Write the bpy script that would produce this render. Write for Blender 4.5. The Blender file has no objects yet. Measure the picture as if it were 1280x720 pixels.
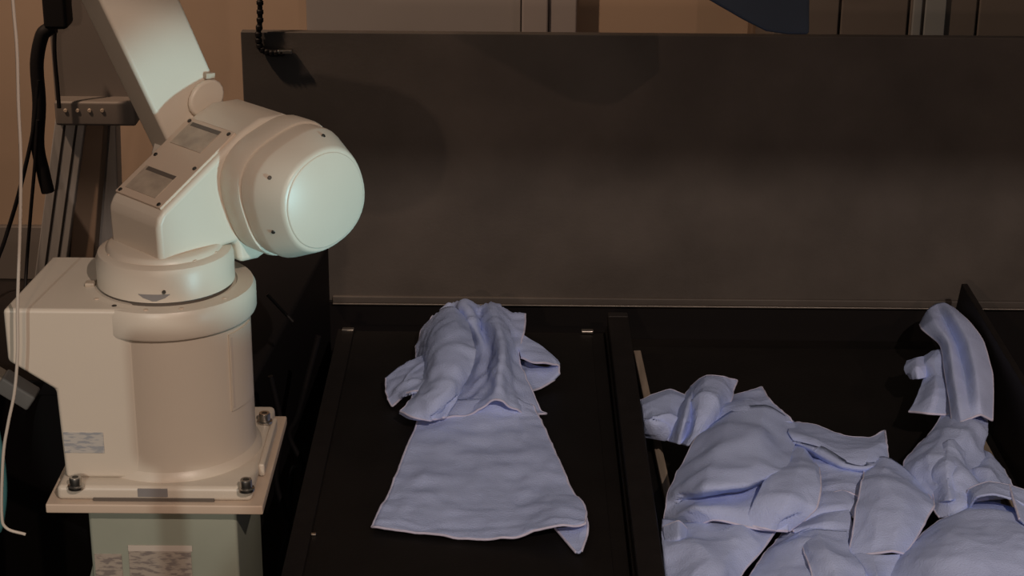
import bpy, bmesh, math, random
from mathutils import Vector, Matrix, noise
random.seed(4)
sc = bpy.context.scene
col = sc.collection
# ------------------------------------------------------------------ camera
F, PITCH, ROLL, CAMZ = 2400.0, math.radians(21.0), 0.0082, 1.376
cam_d = bpy.data.cameras.new('camera'); cam = bpy.data.objects.new('camera', cam_d); col.objects.link(cam)
cam_d.sensor_width = 36.0; cam_d.lens = F/1280*36.0; cam_d.clip_start = 0.05; cam_d.clip_end = 60
ROT = Matrix.Rotation(math.pi/2-PITCH, 3, 'X') @ Matrix.Rotation(ROLL, 3, 'Z')
cam.matrix_world = Matrix.Translation((0, 0, CAMZ)) @ ROT.to_4x4()
sc.camera = cam
# ------------------------------------------------------------------ world, lamps, exposure
w = bpy.data.worlds.new('world'); sc.world = w; w.use_nodes = True
w.node_tree.nodes['Background'].inputs[0].default_value = (1.0, 0.86, 0.76, 1)
w.node_tree.nodes['Background'].inputs[1].default_value = 0.07
def spot(name, loc, target, energy, color, size, blend=0.3, rad=0.03):
    l = bpy.data.lights.new(name, 'SPOT'); l.energy = energy; l.color = color
    l.spot_size = math.radians(size); l.spot_blend = blend; l.shadow_soft_size = rad
    o = bpy.data.objects.new(name, l); col.objects.link(o); o.location = loc
    o.rotation_euler = (Vector(target)-Vector(loc)).to_track_quat('-Z', 'Y').to_euler()
    return o
LAMP_B = Vector((0.9, -0.6, 2.75)); LAMP_L = Vector((-1.0, -1.0, 1.6))
spot('warm_stage_spot', (-0.52, -1.0, 1.42), (-0.05, 3.3, 0.10), 52, (1.0, 0.66, 0.46), 42, 0.25, 0.03)
spot('high_stage_spot', LAMP_B, (0.0, 3.0, 0.0), 262, (1.0, 0.79, 0.66), 44, 0.4, 0.012)
spot('cool_projector', (1.6, 0.9, 0.15), (-0.25, 2.48, 0.51), 150, (0.48, 0.92, 1.0), 9.5, 0.7, 0.02)
spot('left_stage_spot', LAMP_L, (-0.62, 2.5, 0.17), 88, (0.95, 1.0, 0.94), 9, 0.3, 0.008)
spot('right_stage_spot', (2.5, 0.5, 2.2), (0.75, 3.5, 0.5), 45, (1.0, 0.60, 0.42), 26, 0.5, 0.03)
spot('background_spot', (-1.8, 3.0, 2.6), (-0.6, 5.47, 0.2), 230, (1.0, 0.66, 0.44), 80, 0.5, 0.05)
sc.view_settings.view_transform = 'Standard'; sc.view_settings.look = 'None'
sc.view_settings.gamma = 1.0; sc.view_settings.use_curve_mapping = False
sc.view_settings.exposure = 0.0
# ------------------------------------------------------------------ helpers
def ray(px, py):
    return ROT @ Vector((px-640.0, 360.0-py, -F))
def P(px, py, z):
    d = ray(px, py); return Vector((0, 0, CAMZ)) + d*((z-CAMZ)/d.z)
def PY(px, py, y):
    d = ray(px, py); return Vector((0, 0, CAMZ)) + d*(y/d.y)
def mat(name, color, rough=0.6, metal=0.0, nscale=0, namp=0.0, bump=0.0, bscale=200, spec=0.5, stretch=None):
    m = bpy.data.materials.new(name); m.use_nodes = True
    nt = m.node_tree; b = nt.nodes['Principled BSDF']
    b.inputs['Base Color'].default_value = (*color, 1); b.inputs['Roughness'].default_value = rough
    b.inputs['Metallic'].default_value = metal; b.inputs['Specular IOR Level'].default_value = spec
    tc = nt.nodes.new('ShaderNodeTexCoord')
    src = tc.outputs['Object']
    if stretch:
        mp = nt.nodes.new('ShaderNodeMapping'); mp.inputs['Scale'].default_value = stretch
        nt.links.new(src, mp.inputs['Vector']); src = mp.outputs['Vector']
    if nscale:
        n = nt.nodes.new('ShaderNodeTexNoise'); n.inputs['Scale'].default_value = nscale; n.inputs['Detail'].default_value = 4
        nt.links.new(src, n.inputs['Vector'])
        r = nt.nodes.new('ShaderNodeValToRGB')
        r.color_ramp.elements[0].position = 0.3; r.color_ramp.elements[1].position = 0.7
        r.color_ramp.elements[0].color = (*[c*(1-namp) for c in color], 1)
        r.color_ramp.elements[1].color = (*[min(1, c*(1+namp)) for c in color], 1)
        nt.links.new(n.outputs['Fac'], r.inputs['Fac']); nt.links.new(r.outputs['Color'], b.inputs['Base Color'])
    if bump:
        n2 = nt.nodes.new('ShaderNodeTexNoise'); n2.inputs['Scale'].default_value = bscale; n2.inputs['Detail'].default_value = 2
        nt.links.new(src, n2.inputs['Vector'])
        bp = nt.nodes.new('ShaderNodeBump'); bp.inputs['Strength'].default_value = bump; bp.inputs['Distance'].default_value = 0.002
        nt.links.new(n2.outputs['Fac'], bp.inputs['Height']); nt.links.new(bp.outputs['Normal'], b.inputs['Normal'])
    return m
def print_mat(name, paper, ink, scale, stretch):
    """paper label with illegible blotchy print"""
    m = bpy.data.materials.new(name); m.use_nodes = True
    nt = m.node_tree; b = nt.nodes['Principled BSDF']; b.inputs['Roughness'].default_value = 0.5
    tc = nt.nodes.new('ShaderNodeTexCoord'); mp = nt.nodes.new('ShaderNodeMapping'); mp.inputs['Scale'].default_value = stretch
    nt.links.new(tc.outputs['Object'], mp.inputs['Vector'])
    n = nt.nodes.new('ShaderNodeTexNoise'); n.inputs['Scale'].default_value = scale; n.inputs['Detail'].default_value = 3
    nt.links.new(mp.outputs['Vector'], n.inputs['Vector'])
    r = nt.nodes.new('ShaderNodeValToRGB')
    r.color_ramp.elements[0].position = 0.47; r.color_ramp.elements[1].position = 0.58
    r.color_ramp.elements[0].color = (*paper, 1); r.color_ramp.elements[1].color = (*ink, 1)
    nt.links.new(n.outputs['Fac'], r.inputs['Fac']); nt.links.new(r.outputs['Color'], b.inputs['Base Color'])
    return m
M = dict(
 paint=mat('robot_paint', (0.60, 0.535, 0.45), 0.38, 0, 5, 0.04, 0.05, 300),
 panelcov=mat('robot_cover_paint', (0.56, 0.45, 0.355), 0.42, 0, 5, 0.04),
 plate=mat('nameplate', (0.40, 0.33, 0.26), 0.4, 0.0, 40, 0.2),
 stripe=mat('nameplate_bar', (0.11, 0.09, 0.075), 0.5),
 dark=mat('dark_screw', (0.05, 0.045, 0.04), 0.4, 0.6),
 steel=mat('bolt_steel', (0.45, 0.43, 0.40), 0.28, 1.0),
 greymark=mat('grey_mark', (0.22, 0.21, 0.21), 0.6),
 ped=mat('pedestal_paint', (0.30, 0.32, 0.26), 0.5, 0, 6, 0.10),
 board=mat('black_board', (0.078, 0.071, 0.066), 0.55, 0, 7, 0.18, 0.12, 160, 0.35),
 table=mat('black_table', (0.006, 0.0052, 0.005), 0.6, 0, 9, 0.25, 0.15, 260, 0.25),
 tableedge=mat('black_rubber_edge', (0.0095, 0.0078, 0.0076), 0.7, 0, 30, 0.2, 0.2, 300, 0.25),
 alu=mat('aluminium_edge', (0.30, 0.28, 0.26), 0.4, 0.8, 20, 0.1),
 profile=mat('aluminium_profile', (0.42, 0.41, 0.40), 0.45, 0.5, 6, 0.15, 0.1, 120, 0.5, (8, 8, 0.6)),
 wood=mat('pale_wood', (0.30, 0.25, 0.20), 0.6, 0, 12, 0.2, 0.1, 120, 0.4, (12, 1, 12)),
 cable=mat('black_cable', (0.006, 0.0052, 0.006), 0.6, spec=0.22),
 wcable=mat('white_cable', (0.52, 0.46, 0.40), 0.5),
 teal=mat('teal_cable', (0.05, 0.16, 0.17), 0.5),
 wall=mat('wall_plaster', (0.38, 0.29, 0.22), 0.85, 0, 1.5, 0.10, 0.1, 60),
 base=mat('wall_base', (0.17, 0.155, 0.145), 0.6, 0, 3, 0.1),
 floor=mat('dark_floor', (0.020, 0.017, 0.016), 0.6, 0, 4, 0.3, 0.1, 80),
 doorm=mat('grey_door', (0.26, 0.25, 0.25), 0.55, 0, 2, 0.06),
 frame=mat('door_frame', (0.29, 0.27, 0.27), 0.5, 0, 3, 0.06),
 cab=mat('cabinet_grey', (0.13, 0.115, 0.105), 0.55, 0, 3, 0.08),
 cabl=mat('cabinet_strip', (0.26, 0.28, 0.29), 0.45, 0.2, 4, 0.05),
 post=mat('brown_post', (0.17, 0.12, 0.085), 0.6, 0, 5, 0.1),
 blue=mat('dark_blue_plastic', (0.05, 0.075, 0.12), 0.35, 0, 3, 0.2),
 grey=mat('grey_plastic', (0.24, 0.23, 0.22), 0.5, 0, 20, 0.1),
 darkm=mat('dark_metal', (0.022, 0.02, 0.02), 0.5, 0.5),
 towel=mat('blue_terry', (0.49, 0.605, 0.96), 0.95, 0, 14, 0.07, 0.7, 420, 0.1),
 hem=mat('towel_hem', (0.66, 0.68, 0.90), 0.9, 0, 60, 0.1, 0.3, 900, 0.1),
 label=print_mat('warning_label_print', (0.47, 0.45, 0.42), (0.30, 0.31, 0.33), 60, (1.0, 1, 4.0)),
 paper=print_mat('pedestal_label_print', (0.36, 0.31, 0.26), (0.20, 0.17, 0.155), 55, (1.0, 1, 3.5)),
)
def link(name, me, m, parent=None, smooth=True, bevel=0, seg=3, sharp=40):
    o = bpy.data.objects.new(name, me); col.objects.link(o)
    me.materials.append(M[m] if isinstance(m, str) else m)
    if smooth:
        me.shade_smooth()
        if not bevel: me.set_sharp_from_angle(angle=math.radians(sharp))
    if bevel:
        b = o.modifiers.new('bevel', 'BEVEL'); b.width = bevel; b.segments = seg; b.limit_method = 'ANGLE'; b.angle_limit = math.radians(28)
        wn = o.modifiers.new('wn', 'WEIGHTED_NORMAL'); wn.keep_sharp = True
    if parent: o.parent = parent; o.matrix_parent_inverse = parent.matrix_world.inverted()
    return o
def mesh_from(name, vs, fs):
    me = bpy.data.meshes.new(name); me.from_pydata([tuple(v) for v in vs], [], fs); me.update()
    bm = bmesh.new(); bm.from_mesh(me); bmesh.ops.recalc_face_normals(bm, faces=bm.faces); bm.to_mesh(me); bm.free()
    return me
I4 = Matrix.Identity(4)
def box(name, lo, hi, m, parent=None, bevel=0.003, mx=I4, seg=2):
    x0, y0, z0 = lo; x1, y1, z1 = hi
    vs = [mx @ Vector(v) for v in ((x0,y0,z0),(x1,y0,z0),(x1,y1,z0),(x0,y1,z0),(x0,y0,z1),(x1,y0,z1),(x1,y1,z1),(x0,y1,z1))]
    fs = [(0,3,2,1),(4,5,6,7),(0,1,5,4),(1,2,6,5),(2,3,7,6),(3,0,4,7)]
    return link(name, mesh_from(name, vs, fs), m, parent, bevel=bevel, seg=seg)
def loft(name, rings, m, parent=None, cap=True, sharp=35, bevel=0, closed=True):
    n = len(rings[0]); vs = [v for r in rings for v in r]; fs = []
    for i in range(len(rings)-1):
        for j in range(n):
            k = (j+1) % n
            fs.append((i*n+j, i*n+k, (i+1)*n+k, (i+1)*n+j))
    if cap: fs.append(tuple(range(n))[::-1]); fs.append(tuple((len(rings)-1)*n+j for j in range(n)))
    return link(name, mesh_from(name, vs, fs), m, parent, sharp=sharp, bevel=bevel)
def ringz(cx, cy, r, z, n=64):
    return [Vector((cx+r*math.cos(2*math.pi*i/n), cy+r*math.sin(2*math.pi*i/n), z)) for i in range(n)]
def lathe(name, c, prof, m, parent=None, n=64, sharp=30):
    return loft(name, [ringz(c[0], c[1], r, z, n) for r, z in prof], m, parent, sharp=sharp)
def prism(name, poly, a, b, m, parent, mx, bevel=0.008, seg=4):
    """poly: (y,z) points, extruded along local x from a to b, through matrix mx"""
    n = len(poly)
    vs = [mx @ Vector((a, y, z)) for y, z in poly] + [mx @ Vector((b, y, z)) for y, z in poly]
    fs = [tuple(range(n)), tuple(range(n, 2*n))] + [(i, (i+1) % n, n+(i+1) % n, n+i) for i in range(n)]
    return link(name, mesh_from(name, vs, fs), m, parent, bevel=bevel, seg=seg)
def crv(pts, n, lin=0.0):
    """Catmull-Rom through pts, n samples"""
    out = []; k = len(pts)-1
    for i in range(n):
        t = i/(n-1)*k; s = min(int(t), k-1); f = t-s
        p1, p2 = pts[s], pts[s+1]
        p0 = pts[s-1] if s > 0 else p1*2-p2
        p3 = pts[s+2] if s+2 <= k else p2*2-p1
        out.append((p1+(p2-p1)*f)*lin+(1-lin)*0.5*((2*p1)+(p2-p0)*f+(2*p0-5*p1+4*p2-p3)*f*f+(3*p1-p0-3*p2+p3)*f**3))
    return out
def tube_geo(pts, r, ns=8):
    vs, fs = [], []
    prev = None
    for i, p in enumerate(pts):
        t = (pts[min(i+1, len(pts)-1)]-pts[max(i-1, 0)])
        t = t.normalized() if t.length > 1e-9 else Vector((0, 0, 1))
        if prev is None:
            a = t.orthogonal().normalized()
        else:
            a = prev - t*prev.dot(t)
            a = a.normalized() if a.length > 1e-6 else t.orthogonal().normalized()
        prev = a; b = t.cross(a)
        vs += [p+(a*math.cos(q)+b*math.sin(q))*r for q in [2*math.pi*j/ns for j in range(ns)]]
    for i in range(len(pts)-1):
        for j in range(ns):
            k = (j+1) % ns; fs.append((i*ns+j, i*ns+k, (i+1)*ns+k, (i+1)*ns+j))
    fs.append(tuple(range(ns))); fs.append(tuple((len(pts)-1)*ns+j for j in range(ns)))
    return vs, fs
def tube(name, pts, r, m, parent=None, n=40, ns=8):
    vs, fs = tube_geo(crv([Vector(p) for p in pts], n), r, ns)
    return link(name, mesh_from(name, vs, fs), m, parent, sharp=60)
def tag(o, label, cat, group=None, kind=None):
    if label: o['label'] = label
    if cat: o['category'] = cat
    if group: o['group'] = group
    if kind: o['kind'] = kind
    return o
def struct(o, label=None, cat=None): return tag(o, label, cat, kind='structure')
def empty(name, loc):
    o = bpy.data.objects.new(name, None); col.objects.link(o); o.location = loc; o.empty_display_size = 0.05
    o.matrix_world = Matrix.Translation(loc); return o
# ------------------------------------------------------------------ setting
FZ, WY = -0.70, 5.47
struct(box('floor', (-6, -2.5, FZ-0.1), (6, WY, FZ), 'floor', bevel=0), 'dark floor of the demonstration room', 'floor')
wb = struct(box('wall_back', (-6, WY, FZ-0.1), (6, WY+0.15, 3.2), 'wall', bevel=0), 'tan plaster wall behind the black screen board', 'wall')
struct(box('baseboard_back', (-6, WY-0.025, FZ), (6, WY, FZ+0.17), 'base', bevel=0.004), 'grey skirting band along the foot of the tan wall', 'baseboard')
def wx(px, y=WY, py=20): return PY(px, py, y).x
# door leaf and frame above the black board
d1 = struct(box('door_1', (wx(385), WY-0.045, FZ), (wx(651), WY-0.001, 1.4), 'doorm', bevel=0.004), 'flat grey door leaf in the tan back wall', 'door')
for i, (a, b, dp) in enumerate(((652, 684.5, 0.10), (685, 720, 0.085))):
    box('door_jamb', (wx(a), WY-dp, FZ), (wx(b), WY-0.001, 1.45), 'frame', d1, 0.006)
struct(box('trim_1', (wx(935), WY-0.09, FZ), (wx(962), WY-0.001, 2.2), 'post', bevel=0.006), 'narrow brown upright trim between tan wall and grey cabinet', 'trim')
# grey cabinet
cx0, cx1 = wx(964, WY-0.4), wx(1420, WY-0.4)
cb = empty('metal_cabinet', ((cx0+cx1)/2, WY-0.2, FZ))
box('body', (cx0, WY-0.4, FZ), (cx1, WY-0.003, 1.25), 'cab', cb, 0.006)
edges = [966, 1050, 1136, 1222, 1310, 1416]
for i in range(5):
    a, b = wx(edges[i]+1.5, WY-0.42), wx(edges[i+1]-1.5, WY-0.42)
    d = box('door_panel', (a, WY-0.42, FZ+0.08), (b, WY-0.3995, 1.22), 'cab', cb, 0.004)
for a, b in ((1141, 1152), (1156, 1182)):
    box('upright_strip', (wx(a, WY-0.43), WY-0.432, FZ+0.08), (wx(b, WY-0.43), WY-0.419, 1.22), 'cabl', cb, 0.003)
tag(cb, 'tall grey brown cabinet with vertical door panels and pale upright strips against the wall', 'cabinet')
# ------------------------------------------------------------------ black table, board, divider, tray
TY0, TY1 = 2.10, 3.36
tb = empty('work_table', (0.2, 2.8, FZ))
box('frame', (-0.345, TY0, -0.19), (0.90, 3.53, -0.13), 'darkm', tb, 0.004)
for x in (-0.32, 0.875):
    for y in (TY0+0.03, 3.49):
        box('leg', (x-0.025, y-0.025, FZ), (x+0.025, y+0.025, -0.19), 'darkm', tb, 0.003)
tp = box('table_top', (-0.345, TY0, -0.13), (0.90, 3.53, -0.085), 'table', tb, 0.003)
tag(tb, 'black work table carrying the folding board and the towel tray', 'table')
bd = empty('folding_board', (-0.07, 2.7, -0.085))
box('slab', (-0.328, TY0, -0.085), (0.176, TY1, -0.002), 'table', bd, 0.004)
box('mat', (-0.296, TY0+0.01, -0.0022), (0.150, TY1-0.02, 0.0), 'table', bd, 0.0006)
box('border_strip', (-0.328, TY0, -0.0022), (-0.298, TY1, 0.001), 'tableedge', bd, 0.0008)
for (px, py) in ((436, 414), (735, 416)):
    p = P(px, py, 0.0)
    box('glinting_clip', (p.x-0.013, p.y-0.006, -0.001), (p.x+0.010, p.y+0.006, 0.006), 'steel', bd, 0.002)
for (px, py) in ((392, 668),):
    p = P(px, py, 0.002)
    box('screw', (p.x-0.004, p.y-0.003, 0.0), (p.x+0.004, p.y+0.003, 0.004), 'steel', bd, 0.001)
tag(bd, 'matte black flat board under the half spread blue towel', 'board')
dv = empty('divider_rail', (0.2, 2.7, -0.085))
box('rail', (0.181, TY0, -0.085), (0.220, TY1+0.02, 0.028), 'tableedge', dv, 0.003)
box('lower_rail', (0.1765, TY0, -0.085), (0.1812, TY1-0.01, 0.012), 'table', dv, 0.001)
box('end_cap', (0.182, TY1+0.0, 0.0265), (0.219, TY1+0.02, 0.031), 'darkm', dv, 0.001)
tag(dv, 'long black rail dividing the folding board from the towel tray', 'rail')
TZ = -0.06
tr = empty('towel_tray', (0.53, 2.8, -0.085))
box('tray_floor', (0.221, TY0, -0.085), (0.86, 3.43, TZ), 'table', tr, 0.003)
# leaning right side wall
poly = [(0.835, -0.085), (0.847, -0.085), (0.868, 0.080), (0.856, 0.080)]
vs = [Vector((x, TY0, z)) for x, z in poly]+[Vector((x, 3.42, z)) for x, z in poly]
link('side_wall', mesh_from('side_wall', vs, [(0,1,2,3),(4,5,6,7),(0,1,5,4),(1,2,6,5),(2,3,7,6),(3,0,4,7)]), 'tableedge', tr, bevel=0.002)
a, b = P(797, 440, TZ+0.012), P(836, 620, TZ+0.012)
d = (b-a).normalized(); e = P(890, 860, TZ+0.012); ang = math.atan2(d.x, -d.y)
L = (e-a).length
mx = Matrix.Translation(a) @ Matrix.Rotation(ang, 4, 'Z')
box('wooden_strip', (-0.008, -L, -0.012), (0.006, 0, 0.004), 'wood', tr, 0.002, mx)
mx2 = Matrix.Translation((0.812, TY0, TZ))
box('wooden_strip', (-0.007, 0, 0), (0.007, 0.95, 0.012), 'wood', tr, 0.002, mx2)
tag(tr, 'black tray with a leaning side wall holding the heap of blue towels', 'tray')
# black upright board
BY = 3.50
sb = empty('screen_board', (0.3, BY+0.1, FZ))
bx0, bx1 = PY(301, 120, BY).x, 1.35
ztop = PY(640, 47.5, BY).z
box('panel', (bx0, BY+0.032, -0.01), (bx1, BY+0.052, ztop), 'board', sb, 0.002)
tz = PY(640, 381, BY+0.022).z
box('lower_rail', (bx0+0.16, BY+0.024, tz+0.000), (bx1, BY+0.0325, tz+0.014), 'board', sb, 0.002)
box('bright_edge', (bx0+0.16, BY+0.021, tz-0.0026), (bx1, BY+0.033, tz+0.0002), 'alu', sb, 0.0006)
box('kick_panel', (bx0, BY+0.031, -0.30), (bx1, BY+0.051, -0.0102), 'cable', sb, 0.001)
for x in (bx0+0.08, bx1-0.08):
    box('support_post', (x-0.02, BY+0.052, FZ), (x+0.02, BY+0.092, ztop-0.08), 'darkm', sb, 0.003)
tag(sb, 'wide matte black upright board behind the table', 'board')
# dark equipment box left of the table, shaped taller to blacken the board's shaded corner
eb = empty('equipment_case', (-0.56, 3.2, FZ))
ex1 = P(430, 381, 0.0).x
ex1 = -0.352
vsl = [(-0.62, 3.02), (ex1-0.10, 3.02), (ex1, 3.47), (-0.62, 3.47)]
vs = [Vector((x, y, FZ)) for x, y in vsl]+[Vector((x, y, 0.13)) for x, y in vsl]
vs[4].z = vs[5].z = 0.02
link('case', mesh_from('case', vs, [(0,1,2,3),(4,5,6,7),(0,1,5,4),(1,2,6,5),(2,3,7,6),(3,0,4,7)]), 'cable', eb, bevel=0.006)
a, b = PY(334, 368, 3.0), PY(366, 402, 3.0)
tube('latch_bar', [a, (a+b)/2, b], 0.003, 'darkm', eb, 6)
tag(eb, 'black equipment case standing in the dark behind the robot', 'case')
# ------------------------------------------------------------------ robot
RX, RY, RZ = -0.500, 2.545, 0.113
AX = RX+0.010
rb = empty('industrial_robot', (RX, RY, RZ))
H = 0.15
box('base_plate', (RX-H, RY-H, RZ), (RX+H+0.004, RY+H, RZ+0.014), 'panelcov', rb, 0.002)
# foot with notches
foot = box('base_foot', (RX-H+0.014, RY-H+0.012, RZ+0.014), (RX+H-0.012, RY+H-0.01, RZ+0.036), 'paint', rb, 0.007, seg=4)
box('side_bracket', (RX+H-0.013, RY-0.06, RZ+0.0145), (RX+H-0.004, RY+0.10, RZ+0.034), 'paint', rb, 0.003)
box('painted_recess_shadow', (RX-0.085, RY-H+0.0105, RZ+0.0142), (RX+0.085, RY-H+0.013, RZ+0.019), 'stripe', rb, 0.0005)  # dark strip painted in as the shade of a recess under the foot
box('grey_patch', (RX-0.022, RY-H+0.0108, RZ+0.021), (RX+0.020, RY-H+0.0135, RZ+0.0335), 'greymark', rb, 0.0006)
zc = RZ+0.036
box_x = RX-0.128
# cable box: side overhang, extruded along y, profile in (x,z)
ztp = 0.405
f0 = RY-0.112
xl = PY(5, 412, f0).x
pr = [(RX-0.02, zc), (box_x, zc), (box_x-0.004, PY(70, 488, f0).z), (xl, PY(5, 452, f0).z), (xl, ztp), (RX-0.02, ztp)]
n = len(pr); yb = RY+0.10
vs = [Vector((x, f0, z)) for x, z in pr]+[Vector((x+(0.02 if i in (3, 4) else 0), yb, z)) for i, (x, z) in enumerate(pr)]
link('connector_housing', mesh_from('connector_housing', vs, [tuple(range(n)), tuple(range(n, 2*n))]+[(i, (i+1) % n, n+(i+1) % n, n+i) for i in range(n)]), 'paint', rb, bevel=0.006, seg=3)
lathe('base_column', (AX, RY), [(0.125, zc-0.002), (0.124, zc+0.004), (0.1175, zc+0.012), (0.116, zc+0.03), (0.116, 0.363)], 'paint', rb)
# access cover on the column
cv = []
for z in (0.235, 0.352):
    cv.append([Vector((AX+r*math.cos(t), RY+r*math.sin(t), z)) for r, t in [(0.1185, math.radians(q)) for q in range(-36, -5, 3)]+[(0.114, math.radians(q)) for q in range(-6, -37, -3)]])
loft('access_cover', cv, 'paint', rb)
cv = []
for z in (0.240, 0.347):
    cv.append([Vector((AX+r*math.cos(t), RY+r*math.sin(t), z)) for r, t in [(0.1192, math.radians(q)) for q in (-35, -34, -33.2)]+[(0.115, math.radians(q)) for q in (-33.2, -34, -35)]])
loft('access_cover_edge', cv, 'wcable', rb)
lathe('collar', (AX, RY), [(0.115, 0.362), (0.124, 0.364), (0.1255, 0.368), (0.1255, 0.397), (0.122, 0.404), (0.100, 0.406), (0.098, 0.403)], 'paint', rb)
lathe('joint_gap', (AX, RY), [(0.0935, 0.400), (0.0935, 0.409)], 'stripe', rb)
tt = lathe('turntable', (AX, RY), [(0.092, 0.4075), (0.0965, 0.4095), (0.0965, 0.446), (0.093, 0.455), (0.084, 0.459), (0.05, 0.4595)], 'paint', rb)
# recessed tab on turntable front
cvp = []
for z, h in ((0.4125, 1.5), (0.417, 9), (0.422, 13)):
    cvp.append([Vector((AX+r*math.cos(math.radians(-90+q)), RY+r*math.sin(math.radians(-90+q)), z)) for r, q in [(0.0975, h*k/4) for k in range(-4, 5)]+[(0.095, h*k/4) for k in range(4, -5, -1)]])
loft('arrow_tab', cvp, 'greymark', tt)
def screw(pos, nrm, r, h, m='dark', name='screw', par=rb):
    nrm = Vector(nrm).normalized(); a = nrm.orthogonal().normalized(); b = nrm.cross(a); pos = Vector(pos)
    rings = [[pos+nrm*z+(a*math.cos(q)+b*math.sin(q))*rr for q in [2*math.pi*j/14 for j in range(14)]] for rr, z in ((r, -0.001), (r, h*0.7), (r*0.8, h))]
    return loft(name, rings, m, par)
screw(PY(205, 365, RY-0.097), (0, -1, 0.2), 0.0026, 0.002)
for q in (-140, -120, -95, -70, -35):
    screw((AX+0.111*math.cos(math.radians(q)), RY+0.111*math.sin(math.radians(q)), 0.4045), (0, 0, 1), 0.0035, 0.0015, 'dark' if q == -120 else 'panelcov', 'screw')
for q in (-150, -50, -20):
    screw((AX+0.080*math.cos(math.radians(q)), RY+0.080*math.sin(math.radians(q)), 0.459), (0, 0, 1), 0.0035, 0.0016, 'panelcov', 'screw')
# hex head on cable box lid
p = P(113, 357, ztp); box('lid_bolt', (p.x-0.007, p.y-0.007, ztp-0.001), (p.x+0.007, p.y+0.007, ztp+0.006), 'plate', rb, 0.002)
# four foot bolts
def foot_bolt(px, py):
    p = P(px, py, zc)
    o = lathe('foot_bolt', (p.x, p.y), [(0.0115, zc-0.001), (0.0115, zc+0.003), (0.0085, zc+0.004), (0.0085, zc+0.014), (0.0078, zc+0.016), (0.0045, zc+0.016), (0.0045, zc+0.012)], 'steel', rb, 20)
    lathe('hex_socket', (p.x, p.y), [(0.0046, zc+0.0158), (0.0043, zc+0.0162)], 'dark', o, 6)
for px, py in ((95, 609), (308, 612), (331, 528)): foot_bolt(px, py)
p = P(331, 528, zc)
q = 2*RX-p.x
o = lathe('foot_bolt', (q, p.y), [(0.0115, zc-0.001), (0.0115, zc+0.003), (0.0085, zc+0.004), (0.0085, zc+0.014), (0.0078, zc+0.016)], 'steel', rb, 20)
# warning label on connector housing front
a, b = PY(79, 540, f0), PY(131, 566, f0)
box('warning_label', (a.x, f0-0.0012, b.z), (b.x, f0-0.0002, a.z), 'label', rb, 0.0003)
# --- turret: local X = joint axis v, Y = forward u, Z up ; origin on turntable top
ZT = 0.459
MT = Matrix.Translation((AX, RY, ZT)) @ Matrix.Rotation(math.radians(-45), 4, 'Z')
JU, JZ, JR = 0.150, 0.075, 0.098
def T(v, u, z): return MT @ Vector((v, u, z))
arc = [(JU+JR*math.cos(math.radians(t)), JZ+JR*math.sin(math.radians(t))) for t in (122, 100, 75, 50, 25, 0, -25, -48)]
cast = [(-0.050, 0.0), (-0.051, 0.058), (-0.043, 0.072)] + arc + [(0.170, -0.016), (0.118, -0.034), (0.085, -0.032), (0.080, 0.0)]
sh = prism('shoulder_casting', cast, -0.058, 0.062, 'paint', rb, MT, 0.012, 4)
lathe('waist', (AX, RY), [(0.082, 0.4590), (0.080, 0.464), (0.076, 0.4665), (0.05, 0.467)], 'paint', rb, sharp=40)
# cover plate on the sloping back of the casting
def slope(t, v, off):
    A = Vector((-0.043, 0.072)); B = Vector(arc[0]); d = (B-A); nn = Vector((-d.y, d.x)).normalized()
    q = A+d*t+nn*off
    return T(v, q.x, q.y)
def slab_on_slope(name, t0, t1, v0, v1, o0, o1, m, par, bev):
    vs = [slope(t, v, o) for o in (o0, o1) for t, v in ((t0, v0), (t1, v0), (t1, v1), (t0, v1))]
    return link(name, mesh_from(name, vs, [(0,1,2,3),(4,5,6,7),(0,1,5,4),(1,2,6,5),(2,3,7,6),(3,0,4,7)]), m, par, bevel=bev, seg=2)
cvr = slab_on_slope('sloping_cover', 0.03, 0.97, -0.054, 0.054, -0.002, 0.0035, 'panelcov', rb, 0.0015)
for t0 in (0.10, 0.66):
    npx = slab_on_slope('name_plate', t0, t0+0.27, -0.042, 0.030, 0.003, 0.0043, 'plate', cvr, 0.0004)
    slab_on_slope('dark_bar', t0+0.225, t0+0.265, -0.036, 0.030, 0.0042, 0.0048, 'stripe', npx, 0.0002)
for t, v in ((0.06, -0.046), (0.06, 0.046), (0.5, -0.046), (0.5, 0.046), (0.93, -0.046), (0.93, 0.046)):
    A = slope(t, v, 0.003); N = slope(t, v, 0.01)-A
    screw(A, N, 0.0032, 0.002, 'dark', 'screw', cvr)
# motor barrel
def sq_ring(v, r, ex, n=56, cu=JU, cz=JZ):
    out = []
    for i in range(n):
        t = 2*math.pi*i/n; c, s = math.cos(t), math.sin(t)
        k = (abs(c)**ex+abs(s)**ex)**(-1.0/ex)
        a = math.radians(18)
        x, y = k*r*c, k*r*s
        out.append(T(v, cu+x*math.cos(a)-y*math.sin(a), cz+x*math.sin(a)+y*math.cos(a)))
    return out
loft('motor_barrel', [sq_ring(0.055, 0.088, 2.8), sq_ring(0.066, 0.0905, 2.8), sq_ring(0.100, 0.0905, 2.8), sq_ring(0.104, 0.089, 2.8)], 'paint', rb, sharp=50)
cp = loft('barrel_cap', [sq_ring(0.1035, 0.080, 2.8), sq_ring(0.105, 0.0862, 2.8), sq_ring(0.130, 0.0862, 2.8), sq_ring(0.135, 0.0850, 2.75), sq_ring(0.170, 0.0735, 2.35), sq_ring(0.174, 0.0715, 2.3), sq_ring(0.176, 0.0690, 2.25)], 'paint', rb, sharp=50)
loft('end_disc', [sq_ring(0.1755, 0.0675, 2.15), sq_ring(0.1772, 0.067, 2.15), sq_ring(0.1780, 0.0655, 2.15)], 'paint', cp, sharp=50)
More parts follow.
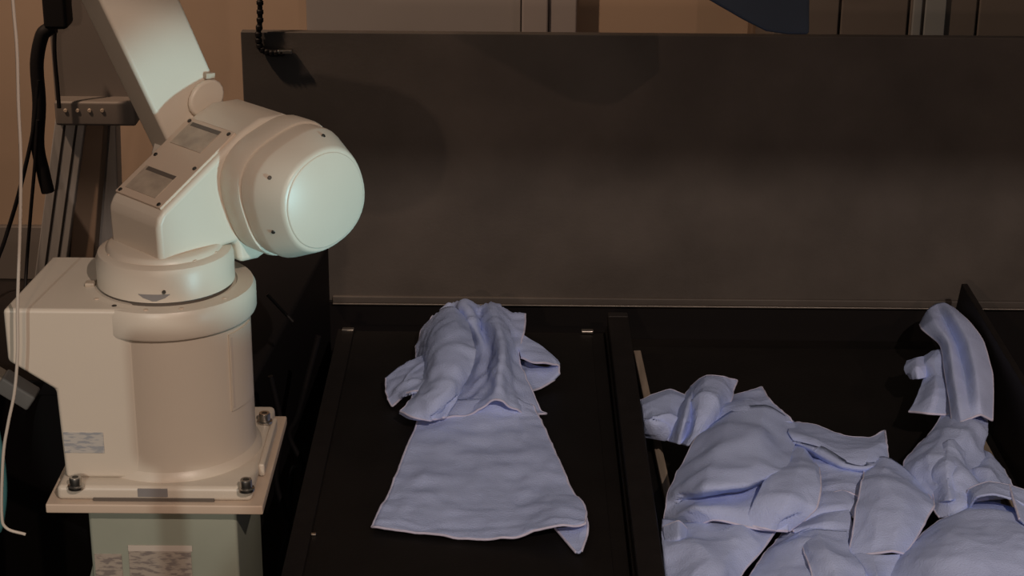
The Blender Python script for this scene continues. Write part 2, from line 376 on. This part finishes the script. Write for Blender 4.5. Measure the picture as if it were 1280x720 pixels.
def pix(p):
    q_ = ROT.transposed() @ (Vector(p)-Vector((0, 0, CAMZ))); return 640-F*q_.x/q_.z, 360+F*q_.y/q_.z
rA, rB = sq_ring(0.150, 0.0802, 2.58, 180), sq_ring(0.153, 0.0830, 2.58, 180)
for tx, ty in ((342, 224), (405, 168), (341, 291), (455, 208)):
    k_ = min(range(180), key=lambda k: (pix(rA[k])[0]-tx)**2+(pix(rA[k])[1]-ty)**2)
    screw(rA[k_], rB[k_]-rA[k_], 0.0028, 0.0016, 'dark', 'screw', cp)
# upper arm
PH = math.radians(23.4)
def arm_poly(l0, l1, w0, w1, off=0.0):
    dy, dz = -math.sin(PH), math.cos(PH); ey, ez = math.cos(PH), math.sin(PH)
    def q(l, w_): return (JU+dy*l+ey*w_, JZ+dz*l+ez*w_)
    return q, [q(l0, -w0), q(l1, -w1), q(l1, w1), q(l0, w0)]
q, _ = arm_poly(0, 0, 0, 0)
hub = [(JU+0.082*math.cos(math.radians(t)), JZ+0.082*math.sin(math.radians(t))) for t in range(0, 360, 15)]
ua = prism('upper_arm', [q(0.02, -0.055), q(0.48, -0.058), q(0.48, 0.058), q(0.02, 0.055)], -0.136, -0.078, 'paint', rb, MT, 0.006, 3)
prism('shoulder_hub', hub, -0.126, -0.056, 'paint', ua, MT, 0.006, 3)
# lozenge cover on the arm's foot
lz = [q(0.096+0.026*math.sin(math.radians(t))*1.0, 0.027+0.032*math.cos(math.radians(t))) for t in range(0, 360, 20)]
prism('oval_cover', lz, -0.0785, -0.069, 'paint', ua, MT, 0.005, 3)
prism('oval_cover_step', [q(0.122, 0.038), q(0.130, 0.042), q(0.122, 0.056), q(0.114, 0.052)], -0.0785, -0.070, 'plate', ua, MT, 0.001, 1)
# elbow and forearm above the frame
eu, ez_ = q(0.48, 0.0)
eh = [(eu+0.085*math.cos(math.radians(t)), ez_+0.085*math.sin(math.radians(t))) for t in range(0, 360, 15)]
el = prism('elbow_housing', eh, -0.130, 0.075, 'paint', rb, MT, 0.010, 3)
fr = []
for i, (l, r) in enumerate(((0.04, 0.066), (0.12, 0.064), (0.30, 0.052), (0.42, 0.046), (0.46, 0.044))):
    fr.append([T(0.0+r*math.cos(2*math.pi*j/32), eu+l, ez_+0.06+r*math.sin(2*math.pi*j/32)) for j in range(32)])
fa = loft('forearm', fr, 'paint', rb, sharp=40)
tag(rb, 'off white industrial robot arm bolted to the green grey pedestal', 'robot')
# pedestal
pd = empty('robot_pedestal', (RX, RY, FZ))
box('column', (RX-0.098, RY-0.125, FZ+0.02), (RX+0.113, RY+0.11, RZ-0.008), 'ped', pd, 0.006)
box('top_flange', (RX-0.102, RY-0.129, RZ-0.008), (RX+0.118, RY+0.12, RZ), 'ped', pd, 0.002)
box('foot_plate', (RX-0.22, RY-0.22, FZ), (RX+0.22, RY+0.22, FZ+0.02), 'ped', pd, 0.003)
yf = RY-0.125
a, b = PY(160, 681, yf), PY(243, 760, yf)
lb = box('paper_label', (a.x, yf-0.0012, b.z), (b.x, yf-0.0002, a.z), 'paper', pd, 0.0003)
a2 = PY(241, 689, yf); box('label_header', (a.x, yf-0.0016, a2.z), (b.x+0.002, yf-0.0011, a.z), 'wcable', lb, 0.0002)
a, b = PY(118, 692, yf), PY(157, 760, yf)
box('paper_label', (a.x, yf-0.0012, b.z), (b.x, yf-0.0002, a.z), 'paper', pd, 0.0003)
vs = [Vector(v) for v in ((RX-0.097, RY-0.06, RZ-0.075), (RX-0.097, RY-0.06, -0.3), (RX-0.19, RY-0.06, -0.3), (RX-0.097, RY-0.045, RZ-0.075), (RX-0.097, RY-0.045, -0.3), (RX-0.19, RY-0.045, -0.3))]
link('gusset', mesh_from('gusset', vs, [(0,1,2),(3,4,5),(0,1,4,3),(1,2,5,4),(2,0,3,5)]), 'ped', pd, bevel=0.002)
tag(pd, 'green grey steel pedestal with worn paper labels under the robot', 'pedestal')
# ------------------------------------------------------------------ left background: aluminium frame, cables, small things
af = empty('aluminium_frame', (-0.95, 3.9, FZ))
def bar(name, p0, p1, wid, dep, m, par, y):
    """upright bar between two points, wide along x"""
    vs = []
    for p in (p0, p1):
        for sx, sy in ((-1, -1), (1, -1), (1, 1), (-1, 1)):
            vs.append(Vector((p.x+sx*wid/2, p.y+sy*dep/2, p.z)))
    return link(name, mesh_from(name, vs, [(0,1,2,3),(4,5,6,7),(0,1,5,4),(1,2,6,5),(2,3,7,6),(3,0,4,7)]), m, par, bevel=0.003, seg=2)
FY = 3.75
def down(p0, p1, z): t = (z-p0.z)/(p1.z-p0.z); return p0+(p1-p0)*t
p0, p1 = PY(64, 350, FY), PY(92, 140, FY)
up = bar('slanted_post', down(p0, p1, FZ), p1, 0.062, 0.05, 'profile', af, FY)
for dx in (-0.012, 0.012):
    bar('groove', down(p0, p1, FZ+0.05)+Vector((dx, -0.0255, 0)), p1+Vector((dx, -0.0255, -0.01)), 0.005, 0.002, 'darkm', up, FY)
p0, p1 = PY(103, 350, FY+0.02), PY(118, 150, FY+0.02)
bar('slanted_post', down(p0, p1, FZ), p1, 0.05, 0.05, 'post', af, FY)
p0, p1 = PY(128, 350, FY+0.1), PY(134, 150, FY+0.1)
bar('upright_post', Vector((p0.x, p0.y, FZ)), p1, 0.045, 0.05, 'profile', af, FY)
a, b = PY(72, 154, FY-0.03), PY(152, 124, FY-0.03)
cr = box('cross_bracket', (a.x, FY-0.05, a.z), (b.x+0.03, FY+0.12, b.z), 'cab', af, 0.006)
for px in (82, 97, 112, 128): 
    p = PY(px, 138, FY-0.05); screw(p, (0, -1, 0), 0.004, 0.003, 'plate', 'bolt', cr)
a, b = PY(70, 126, FY), PY(160, 20, FY)
box('upper_plate', (a.x, FY-0.01, a.z), (b.x+0.02, FY+0.05, 1.3), 'cab', af, 0.004)
tag(af, 'slanted grey aluminium profile frame standing behind the robot', 'frame')
BZ = PY(60, 352, 3.66).z
bn = empty('black_bench', (-1.07, 3.4, FZ))
box('bench_top', (-1.5, 3.16, BZ-0.03), (-0.635, 3.66, BZ), 'cable', bn, 0.003)
for x in (-1.47, -0.665):
    for y in (3.19, 3.63): box('leg', (x-0.02, y-0.02, FZ), (x+0.02, y+0.02, BZ-0.03), 'darkm', bn, 0.003)
box('front_board', (-1.45, 3.18, FZ+0.03), (-0.685, 3.20, BZ-0.03), 'cable', bn, 0.002)
tag(bn, 'low black bench in front of the slanted aluminium frame', 'bench')
CY = 3.60
def cab(name, pix, r, m, label, cat, y=CY, n=50, group=None, end=None):
    pts = [PY(px, py, y+(k[0] if k else 0)) for px, py, *k in pix]
    if end is not None: pts.append(Vector((pts[-1].x, pts[-1].y-0.03, end)))
    return tag(tube(name, pts, r, m, None, n), label, cat, group)
cab('cable_bundle', ((68, 33), (60, 37), (52, 46), (46, 80), (49, 130), (47, 180), (54, 215), (60, 240)), 0.0135, 'cable', 'thick black cable bundle curving down beside the aluminium frame', 'cable')
cab('thin_cable', ((70, 15), (68, 60), (72, 110), (74, 135)), 0.0042, 'cable', 'short thin black cable next to the thick bundle at frame bracket', 'cable', 3.68)
cab('hanging_cable', ((48, 100), (42, 160), (24, 240), (6, 300), (-4, 330)), 0.0042, 'cable', 'thin black cable slanting down across the tan wall', 'cable', 3.59, end=BZ+0.004)
cab('straight_cable', ((47, 150), (44, 200), (38, 270), (33, 335)), 0.0036, 'cable', 'thin black cable dropping almost straight beside the slanted post', 'cable', 3.585, end=BZ+0.004)
b_ = tag(box('cable_junction', (PY(56, 0, CY).x, CY-0.03, PY(56, 33, CY).z), (PY(86, 0, CY).x, CY+0.03, PY(56, -40, CY).z), 'cable', None, 0.008), 'black junction block where the cables meet above the frame bracket', 'junction box')
cab('white_cable', ((13, -80), (16, 0), (21, 60), (23, 130), (26, 200), (25, 280), (22, 380), (22, 440), (18, 490), (10, 530), (4, 570), (2, 640), (8, 660), (32, 668)), 0.0023, 'wcable', 'thin white cable hanging in front of the tan wall and connector housing', 'cable', 2.395, 90)
# connector things low on the left
cn = empty('cable_connector', PY(22, 500, 2.75))
cp_ = PY(22, 487, 2.75)
rotm = Matrix.Translation(cp_) @ Matrix.Rotation(math.radians(35), 4, 'Y')
box('plug_body', (-0.03, -0.02, -0.014), (0.03, 0.02, 0.014), 'grey', cn, 0.004, rotm)
box('plug_collar', (-0.044, -0.016, -0.011), (-0.029, 0.016, 0.011), 'plate', cn, 0.002, rotm)
pa = PY(-10, 500, 2.75)
tube('lead', [cp_+Vector((-0.04, 0, 0.02)), cp_+Vector((-0.07, 0, 0.02)), cp_+Vector((-0.12, 0.02, -0.1)), cp_+Vector((-0.14, 0.02, -0.4)), Vector((cp_.x-0.14, cp_.y, FZ+0.006))], 0.008, 'cable', cn, 30)
tag(cn, 'grey plug connector with lead below the connector housing', 'connector')
cab('teal_cable', ((-4, 540), (3, 580), (5, 620), (0, 660), (-8, 700)), 0.005, 'teal', 'short teal cable beside the white cable low in the dark', 'cable', 2.6, 30, end=FZ+0.006)
a, b = P(-60, 655, 0.0), P(45, 745, 0.0)
fr_ = empty('metal_rail', ((a+b)/2).to_tuple())
d = (b-a).normalized(); ang = math.atan2(d.y, d.x)
mx = Matrix.Translation((a.x, a.y, 0)) @ Matrix.Rotation(ang, 4, 'Z')
box('beam', (-0.25, -0.02, -0.03), (0.10, 0.012, -0.003), 'alu', fr_, 0.002, mx)
for x in (-0.2, 0.05): box('leg', (x, -0.018, FZ), (x+0.03, 0.008, -0.03), 'alu', fr_, 0.002, mx)
tag(fr_, 'grey aluminium rail slanting along the dark floor gap by the pedestal', 'rail')
# floor-gap cables between pedestal and table
for k, (pts, lab) in enumerate((
    (((338, 470), (352, 540), (345, 600), (360, 660), (350, 730)), 'black loose cable hanging between pedestal and table edge'),
    (((398, 420), (385, 470), (372, 520), (362, 545), (378, 585), (362, 620)), 'black cable looped along the left edge of the table'))):
    cab('loose_cable', pts, 0.005, 'cable', lab, 'cable', 2.95 if k == 0 else 3.0, 40, end=FZ+0.006)
# cable chain over the board's top corner
ch = empty('cable_chain', PY(322, 60, BY+0.02))
pts = crv([PY(x, y, BY+0.022) for x, y in ((327, -40), (325, 0), (325, 25), (323, 45), (326, 60), (338, 66), (352, 66))], 28)
for i, p in enumerate(pts):
    r = 0.0065 if i % 2 else 0.0048
    lathe('chain_link', (p.x, p.y), [(r*0.6, p.z-0.006), (r, p.z-0.003), (r, p.z+0.003), (r*0.6, p.z+0.006)], 'cable', ch, 10)
p = PY(357, 65, BY+0.02); box('metal_clip', (p.x-0.014, p.y-0.004, p.z-0.003), (p.x+0.012, p.y+0.010, p.z+0.004), 'steel', ch, 0.001)
tag(ch, 'black bead cable chain clipped to the top corner of the screen board', 'chain')
# blue shroud over the board
SY = BY-0.36
vsb = [PY(x, y, SY) for x, y in ((720, -95), (780, -60), (885, 0), (930, 26), (958, 40), (985, 44), (1012, 44), (1013, -95))]
n = len(vsb)
bs = empty('blue_shroud', vsb[4].to_tuple())
vv = vsb+[v+Vector((0, 0.10, 0.0)) for v in vsb]
link('shell', mesh_from('shell', vv, [tuple(range(n)), tuple(range(n, 2*n))]+[(i, (i+1) % n, n+(i+1) % n, n+i) for i in range(n)]), 'blue', bs, bevel=0.006)
p = PY(1000, 44, SY)
box('hanger', (p.x-0.012, p.y+0.05, p.z+0.08), (p.x+0.012, p.y+0.075, 3.2), 'darkm', bs, 0.002)
tag(bs, 'dark blue wedge shaped shroud hanging above the screen board', 'shroud')
# added light blockers, out of view beside and above the viewpoint
lf = empty('added_lamp_flag', (1.9, 0.2, FZ))  # flag added to cut the high spot off the board's upper part
tt_ = (0.2-LAMP_B.y)/(3.53-LAMP_B.y); ze = LAMP_B.z+(0.27-LAMP_B.z)*tt_
box('flag_cloth', (0.0, 0.195, ze), (1.85, 0.205, ze+0.45), 'cable', lf, 0.002)
tube('stand_pole', [(1.9, 0.2, FZ), (1.9, 0.2, 0.8), (1.9, 0.2, ze+0.3)], 0.018, 'darkm', lf, 8)
tube('flag_arm', [(1.92, 0.2, ze+0.22), (1.4, 0.21, ze+0.22), (0.9, 0.21, ze+0.22)], 0.010, 'darkm', lf, 6)
for q_ in (0, 120, 240):
    c_, s_ = math.cos(math.radians(q_)), math.sin(math.radians(q_))
    tube('stand_leg', [(1.9, 0.2, -0.2), (1.9+0.15*c_, 0.2+0.15*s_, -0.42), (1.9+0.32*c_, 0.2+0.32*s_, FZ+0.010)], 0.010, 'darkm', lf, 6)
tag(lf, 'black lamp flag on a tripod stand shading the top of the screen board', 'lamp flag')
mt = 0.44  # monitor added only to cast the shadow seen on the robot base
c0 = LAMP_L+(Vector((-0.445, 2.43, 0.265))-LAMP_L)*mt
mo = empty('added_monitor', (c0.x, c0.y, FZ))
box('monitor_body', (c0.x-0.037, c0.y-0.012, c0.z-0.042), (c0.x+0.037, c0.y+0.012, c0.z+0.048), 'cable', mo, 0.010, seg=4)
tube('monitor_pole', [(c0.x-0.014, c0.y, c0.z-0.03), (c0.x-0.014, c0.y, 0.2), (c0.x-0.014, c0.y, FZ)], 0.009, 'darkm', mo, 8)
for q_ in (30, 150, 270):
    c_, s_ = math.cos(math.radians(q_)), math.sin(math.radians(q_))
    tube('stand_leg', [(c0.x-0.014, c0.y, -0.3), (c0.x-0.014+0.12*c_, c0.y+0.12*s_, -0.5), (c0.x-0.014+0.25*c_, c0.y+0.25*s_, FZ+0.010)], 0.008, 'darkm', mo, 6)
tag(mo, 'added small black monitor on a thin stand, out of view, shading the robot base', 'monitor')
# ------------------------------------------------------------------ towels
def noise_d(p, seed):
    q = p*1.0+Vector((seed*3.1, seed*1.7, seed))
    r = noise.noise(q*11)
    return (noise.noise(q*22)*0.0034 + noise.noise(q*48)*0.0017 + max(0.0, 1-3.2*abs(noise.noise(q*17+Vector((7, 3, 1)))))**2*0.0042*(0.6+noise.noise(q*7))  + noise.noise(Vector((q.x*9, q.y*62, q.z*62)))*0.0024
            + (0.25-min(0.25, abs(r)))*0.011*(0.5+noise.noise(q*6)))
def sheet(rows, nu=60, nv=60, seed=0, amp=1.0, hem='', heap=False):
    if heap: rows = [[(x, y, 0.035+(h-0.035)*0.74) for x, y, h in r] for r in rows]
    lin = 0.45 if heap else 0.0
    W = [[P(*c) for c in r] for r in rows]
    rc = [crv(r, nu, lin) for r in W]
    G = list(zip(*[crv([rc[i][j] for i in range(len(rc))], nv, lin) for j in range(nu)]))   # G[v][u]
    out = []
    for v in range(nv):
        row = []
        for u in range(nu):
            p = G[v][u]
            a = G[v][min(u+1, nu-1)]-G[v][max(u-1, 0)]; b = G[min(v+1, nv-1)][u]-G[max(v-1, 0)][u]
            nn = a.cross(b); nn = nn.normalized() if nn.length > 1e-12 else Vector((0, 0, 1))
            if nn.z < 0: nn = -nn
            k_ = p*1.0+Vector((seed*5.3, seed, 0))
            fold = (0.0045-0.021*abs(noise.noise(Vector((k_.x*9+k_.y*5, k_.y*7-k_.x*4, seed))))) if heap else 0.0
            row.append(p+nn*(noise_d(p, seed)*amp+fold*min(1.0, amp*2)*min(1.0, 0.35+4.0*min(u, nu-1-u, v, nv-1-v)/nu)))
        out.append(row)
    E = {'t': list(out[0]), 'b': list(out[-1]), 'l': [r[0] for r in out], 'r': [r[-1] for r in out]}
    return out, [E[h] for h in hem]
def towel(name, label, sheets, zmin, group=None):
    vs, fs, hems = [], [], []
    for k, (rows, hem, *o) in enumerate(sheets):
        g, hs = sheet(rows, seed=k+len(label)*0.37, hem=hem, amp=(o[0] if o else 1.0)*(0.45 if zmin < 0 else 1.0), heap=zmin < 0)
        base = len(vs); nv, nu = len(g), len(g[0])
        for r in g:
            for p in r: p.z = max(p.z, zmin+0.004); p.x = max(p.x, 0.2235) if zmin < 0 else p.x; vs.append(p)
        fs += [(base+i*nu+j, base+i*nu+j+1, base+(i+1)*nu+j+1, base+(i+1)*nu+j) for i in range(nv-1) for j in range(nu-1)]
        hems += hs
    c = sum(vs, Vector())/len(vs)
    t = empty(name, (c.x, c.y, zmin))
    me = bpy.data.meshes.new('cloth'); me.from_pydata([tuple(v) for v in vs], [], fs); me.update()
    bm = bmesh.new(); bm.from_mesh(me)
    bmesh.ops.recalc_face_normals(bm, faces=bm.faces); bm.to_mesh(me); bm.free()
    o = link('cloth', me, 'towel', t, sharp=180)
    s = o.modifiers.new('thick', 'SOLIDIFY'); s.thickness = 0.0035; s.offset = 0
    for h in hems:
        v2, f2 = tube_geo([p+Vector((0, 0, 0.0005)) for p in h], 0.0021, 6)
        link('hem', mesh_from('hem', v2, f2), 'hem', t, sharp=180)
    return tag(t, label, 'towel', group)
TW = [
 ('half spread light blue towel with a crumpled upper end on the black board', 0.0, [
  ([[(530,500,.022),(560,500,.030),(600,500,.034),(635,500,.03),(648,501,.026),(662,503,.02)],
    [(521,532,.008),(560,535,.012),(600,536,.012),(640,534,.010),(660,532,.010),(677,530,.008)],
    [(503,575,.005),(550,578,.008),(600,580,.006),(650,577,.008),(675,574,.008),(695,570,.006)],
    [(487,615,.005),(540,620,.006),(600,624,.008),(655,620,.006),(688,614,.008),(713,610,.008)],
    [(473,643,.005),(538,650,.006),(600,656,.006),(650,652,.010),(692,640,.024),(731,636,.016)],
    [(465,661,.005),(535,669,.005),(605,676,.005),(655,671,.012),(690,656,.030),(731,657,.022)]], 'lbr'),
  ([[(694,661,.004),(714,658,.010),(733,648,.016)],
    [(702,670,.004),(718,668,.008),(735,660,.014)],
    [(711,681,.004),(723,679,.006),(733,673,.009)],
    [(720,691,.004),(723,692,.004),(727,690,.005)]], 'lr', 0.3),
  ([[(548,400,.015),(566,396,.02),(585,393,.02),(602,393,.02),(620,393,.02),(638,400,.02),(650,408,.015)],
    [(552,390,.060),(566,384,.060),(580,378,.084),(598,384,.064),(616,382,.082),(636,392,.058),(656,396,.062)],
    [(560,410,.056),(572,404,.056),(588,400,.082),(602,410,.066),(620,402,.096),(638,412,.066),(655,414,.062)],
    [(572,440,.034),(584,438,.036),(600,434,.060),(612,442,.058),(628,434,.090),(640,446,.056),(648,446,.046)],
    [(560,480,.025),(578,480,.028),(594,478,.036),(610,480,.044),(624,472,.070),(642,484,.040),(664,488,.025)],
    [(545,512,.018),(566,509,.020),(588,504,.025),(606,498,.038),(622,494,.052),(644,506,.028),(673,510,.010)],
    [(540,527,.016),(564,522,.019),(586,517,.024),(606,507,.038),(622,501,.048),(648,516,.020),(683,518,.005)]], 'br', 1.2),
  ([[(542,396,.045),(552,388,.075),(566,384,.085),(580,392,.070)],
    [(524,422,.025),(546,412,.085),(568,410,.102),(590,422,.090)],
    [(523,452,.020),(541,446,.082),(568,446,.096),(593,450,.084)],
    [(520,486,.028),(540,480,.070),(562,480,.076),(581,478,.064)],
    [(510,504,.040),(530,503,.055),(550,506,.055),(567,503,.044)],
    [(500,514,.034),(516,522,.034),(540,525,.030),(558,521,.026)]], 'lb'),
  ([[(508,511,.022),(520,515,.024),(545,519,.02)],
    [(499,516,.028),(515,524,.022),(545,526,.016)]], 't', 0.3),
  ([[(536,436,.055),(518,450,.045),(500,462,.034),(483,474,.022)],
    [(540,462,.055),(520,472,.046),(502,480,.036),(483,488,.016)],
    [(534,484,.050),(518,490,.040),(504,494,.028),(487,500,.010)],
    [(527,490,.044),(512,493,.036),(502,498,.022),(490,508,.006)]], 'br'),
  ([[(645,416,.062),(662,424,.056),(682,438,.046),(697,451,.036)],
    [(648,434,.055),(664,440,.052),(684,447,.046),(699,456,.034)],
    [(652,448,.046),(668,454,.046),(684,455,.044),(698,458,.034)]], 'b', 0.6),
  ([[(648,450,.022),(668,458,.024),(684,460,.024),(699,458,.032)],
    [(652,472,.020),(668,474,.018),(686,472,.018),(699,466,.026)],
    [(658,492,.014),(668,488,.012),(682,482,.012),(697,472,.016)]], 'br', 0.6),
 ]),
 ('blue towel with a twisted knot end beside the wooden strip, heaped highest in the tray', TZ, [
  ([[(792,505,-.01),(795,525,.0),(800,546,-.03)],[(814,496,.01),(815,520,.040),(822,548,-.02)],[(838,489,.012),(838,515,.045),(838,552,-.02)],[(860,497,.01),(860,525,.025),(856,556,-.02)]], 'l'),
  ([[(864,484,.02),(884,471,.055),(904,471,.055),(920,477,.02)],[(860,506,.03),(878,494,.080),(896,494,.080),(913,500,.03)],[(855,530,.02),(868,520,.065),(886,518,.065),(902,522,.03)],[(846,553,-.02),(856,556,.02),(870,552,.03),(884,545,.02)]], 'tr'),
  ([[(864,484,.01),(870,482,.03),(874,484,.02)],[(850,505,.01),(862,500,.06),(870,506,.02)],[(842,530,.01),(856,525,.055),(866,530,.01)],[(836,552,-.02),(848,555,.0),(858,556,-.01)]], 'l', 0.5),
  ([[(900,500,-.02),(930,492,.01),(952,486,.0)],[(892,515,.03),(930,502,.055),(962,500,.03)],[(890,535,.04),(935,525,.07),(990,528,.03)]], 'tr'),
  ([[(880,540,.03),(915,514,.06),(955,508,.06),(992,526,.02)],
    [(862,562,.04),(905,545,.090),(950,540,.094),(997,545,.03)],
    [(848,590,.03),(890,582,.098),(945,578,.102),(990,568,.06)],
    [(838,612,.02),(880,610,.092),(935,604,.098),(985,586,.075)],
    [(835,622,.010),(878,618,.066),(934,612,.070),(980,594,.068)],
    [(834,634,.0),(874,624,.036),(930,618,.044),(972,604,.056)],
    [(831,652,-.02),(870,634,.052),(930,634,.062),(985,622,.070)],
    [(850,672,-.03),(890,650,.035),(940,660,.034),(985,664,.030)]], 'lb'),
  ([[(990,548,.02),(1006,560,.04),(1018,578,.025)],[(966,585,.080),(997,586,.094),(1025,598,.075)],[(946,622,.078),(987,622,.094),(1021,634,.068)],[(930,656,.034),(962,662,.034),(988,664,.020)]], 'br'),
 ]),
 ('blue towel rolled along its far edge with a raised corner, behind the heap', TZ, [
  ([[(985,530,.0),(1020,532,.02),(1055,545,.02),(1085,548,.01),(1106,539,.0)],[(985,540,.05),(1020,545,.065),(1055,558,.06),(1085,560,.055),(1108,552,.03)],[(992,552,.045),(1022,560,.055),(1055,576,.055),(1085,580,.05),(1110,572,.02)],[(998,558,.010),(1023,573,.010),(1055,587,.012),(1083,590,.015),(1108,588,.005)]], 'rbt'),
  ([[(990,550,.0),(1030,560,.01),(1070,580,.015),(1105,590,.01)],[(985,585,.02),(1030,590,.03),(1065,600,.035),(1100,600,.03)],[(980,630,.025),(1020,625,.035),(1050,615,.04),(1075,620,.04)]], 'b'),
 ]),
 ('small blue towel crumpled under the rolled one in the middle of heap', TZ, [
  ([[(985,630,.02),(1020,615,.035),(1060,612,.040),(1090,610,.03)],[(980,648,.02),(1015,640,.035),(1055,632,.042),(1090,630,.03)],[(975,662,.01),(1010,652,.02),(1050,645,.025),(1085,650,.02)]], 'lb'),
  ([[(1000,655,.015),(1030,638,.030),(1060,636,.035)],[(992,663,.015),(1030,655,.040),(1065,655,.03)],[(996,668,.008),(1030,672,.02),(1062,676,.01)]], 'lb', 0.6),
 ]),
 ('blue towel folded to a square flap with a hemmed front edge', TZ, [
  ([[(1082,575,.02),(1105,572,.04),(1130,585,.03),(1160,615,.02)],[(1080,596,.040),(1105,594,.058),(1132,603,.052),(1166,630,.04)],[(1078,602,.062),(1104,600,.082),(1132,609,.078),(1167,634,.05)],[(1072,630,.055),(1100,628,.075),(1130,632,.075),(1160,645,.045)],[(1066,665,.04),(1095,664,.060),(1122,664,.062),(1148,668,.04)],[(1060,697,.02),(1090,693,.034),(1115,689,.044),(1131,693,.03)]], 'lbr', 0.8),
 ]),
 ('blue towel lying flat against the divider rail at the front of the heap', TZ, [
  ([[(828,650,.005),(870,655,.015),(920,652,.02),(975,655,.02)],[(826,680,.02),(870,676,.040),(915,672,.040),(958,680,.01)],[(828,710,.01),(870,704,.035),(905,704,.032),(935,708,.0)],[(830,750,.0),(865,745,.01),(890,742,.01),(910,740,-.02)]], 'r'),
  ([[(830,660,.02),(848,652,.045),(858,662,.02)],[(832,676,.02),(848,672,.04),(857,672,.025)],[(836,684,.015),(848,682,.02),(855,680,.015)]], 't', 0.4),
 ]),
 ('blue towel half hidden under the square flap beside a dark gap', TZ, [
  ([[(978,668,-.01),(1005,660,.02),(1035,655,.03),(1070,660,.02)],[(960,690,-.01),(998,682,.030),(1035,680,.036),(1075,685,.02)],[(940,718,-.01),(985,712,.02),(1035,712,.03),(1085,715,.02)],[(925,760,-.02),(980,755,.0),(1035,755,.01),(1090,755,.0)]], 'l'),
  ([[(1000,668,.02),(1022,662,.045),(1058,665,.03)],[(1006,690,.03),(1030,685,.055),(1062,692,.03)],[(1014,712,.03),(1042,708,.050),(1080,712,.03)],[(1020,745,.01),(1050,742,.03),(1090,742,.01)]], 'l'),
  ([[(1062,692,.02),(1092,694,.038),(1125,694,.03)],[(1072,712,.02),(1096,712,.04),(1118,712,.02)],[(1085,745,.0),(1100,742,.02),(1118,742,.0)]], '', 0.6),
 ]),
 ('blue towel hanging limp over the leaning tray wall with a notched edge', TZ, [
  ([[(1150,406,.02),(1160,388,.05),(1170,381,.052),(1180,379,.055),(1190,384,.04)],[(1153,412,.06),(1168,402,.090),(1180,400,.066),(1192,394,.095),(1212,404,.07)],[(1176,432,.06),(1186,428,.088),(1196,432,.064),(1210,425,.098),(1229,428,.07)],[(1182,470,.05),(1192,468,.078),(1206,470,.064),(1220,465,.092),(1240,468,.06)],[(1188,505,.04),(1198,504,.064),(1210,503,.058),(1224,500,.072),(1241,498,.045)],[(1191,532,.025),(1202,528,.044),(1214,523,.046),(1226,519,.050),(1240,526,.03)]], 'lbr', 0.15),
  ([[(1165,440,.03),(1178,438,.05),(1192,434,.045)],[(1148,452,.02),(1168,452,.05),(1192,456,.04)],[(1155,470,.02),(1170,472,.045),(1194,480,.03)],[(1146,496,.01),(1168,497,.035),(1196,503,.02)],[(1136,515,.0),(1160,518,.015),(1192,519,.01)]], 'b', 0.7),
  ([[(1158,446,.02),(1146,448,.035),(1134,452,.015)],[(1160,458,.03),(1146,460,.045),(1131,462,.02)],[(1160,472,.02),(1148,474,.03),(1138,474,.01)]], '', 0.5),
 ]),
 ('blue towel wrung into folds beneath the hanging one', TZ, [
  ([[(1180,520,.0),(1195,516,.01),(1215,516,.01),(1234,522,.0)],[(1152,555,.01),(1180,545,.055),(1210,538,.06),(1233,540,.02)],[(1130,580,.01),(1160,578,.06),(1195,566,.065),(1228,562,.02)],[(1138,602,.02),(1168,600,.055),(1200,592,.068),(1232,580,.02)],[(1160,625,.02),(1180,622,.045),(1205,620,.055),(1240,605,.02)],[(1178,648,.01),(1195,645,.03),(1215,640,.03),(1250,630,.01)]], 'l', 1.6),
  ([[(1168,562,.04),(1186,552,.070),(1206,548,.045)],[(1162,592,.04),(1184,584,.076),(1206,582,.045)],[(1170,630,.02),(1188,626,.052),(1208,620,.03)]], 'l', 1.0),
  ([[(1225,560,.0),(1238,568,.02),(1246,580,.0)],[(1212,592,.03),(1236,590,.045),(1258,598,.0)],[(1205,630,.02),(1235,625,.04),(1275,622,.0)]], 'r'),
 ]),
 ('broad bright blue towel at the front with a rolled back upper edge', TZ, [
  ([[(1205,632,.02),(1212,612,.06),(1235,604,.075),(1262,608,.07),(1300,622,.06)],[(1212,636,.04),(1222,622,.078),(1242,618,.09),(1268,624,.085),(1304,645,.07)]], 't', 0.5),
  ([[(1196,640,.02),(1215,630,.032),(1245,630,.034),(1275,640,.04),(1300,660,.05)],
    [(1170,655,.03),(1205,646,.075),(1240,642,.085),(1275,655,.085),(1310,675,.07)],
    [(1140,680,.03),(1185,672,.085),(1230,668,.100),(1275,678,.098),(1320,695,.08)],
    [(1118,705,.02),(1170,700,.075),(1225,698,.095),(1275,706,.095),(1325,720,.08)],
    [(1100,745,.0),(1160,740,.05),(1220,738,.07),(1275,745,.07),(1330,755,.06)]], 'l', 0.8),
  ([[(1262,606,.072),(1275,614,.070),(1300,624,.06)],[(1266,624,.085),(1280,640,.08),(1306,650,.07)],[(1274,650,.088),(1290,664,.085),(1312,678,.075)]], 'l', 0.5),
 ]),
]
for i, (lab, z, sh_) in enumerate(TW):
    towel('towel', lab, sh_, z, None if i == 0 else 'blue towels heaped in the black tray')
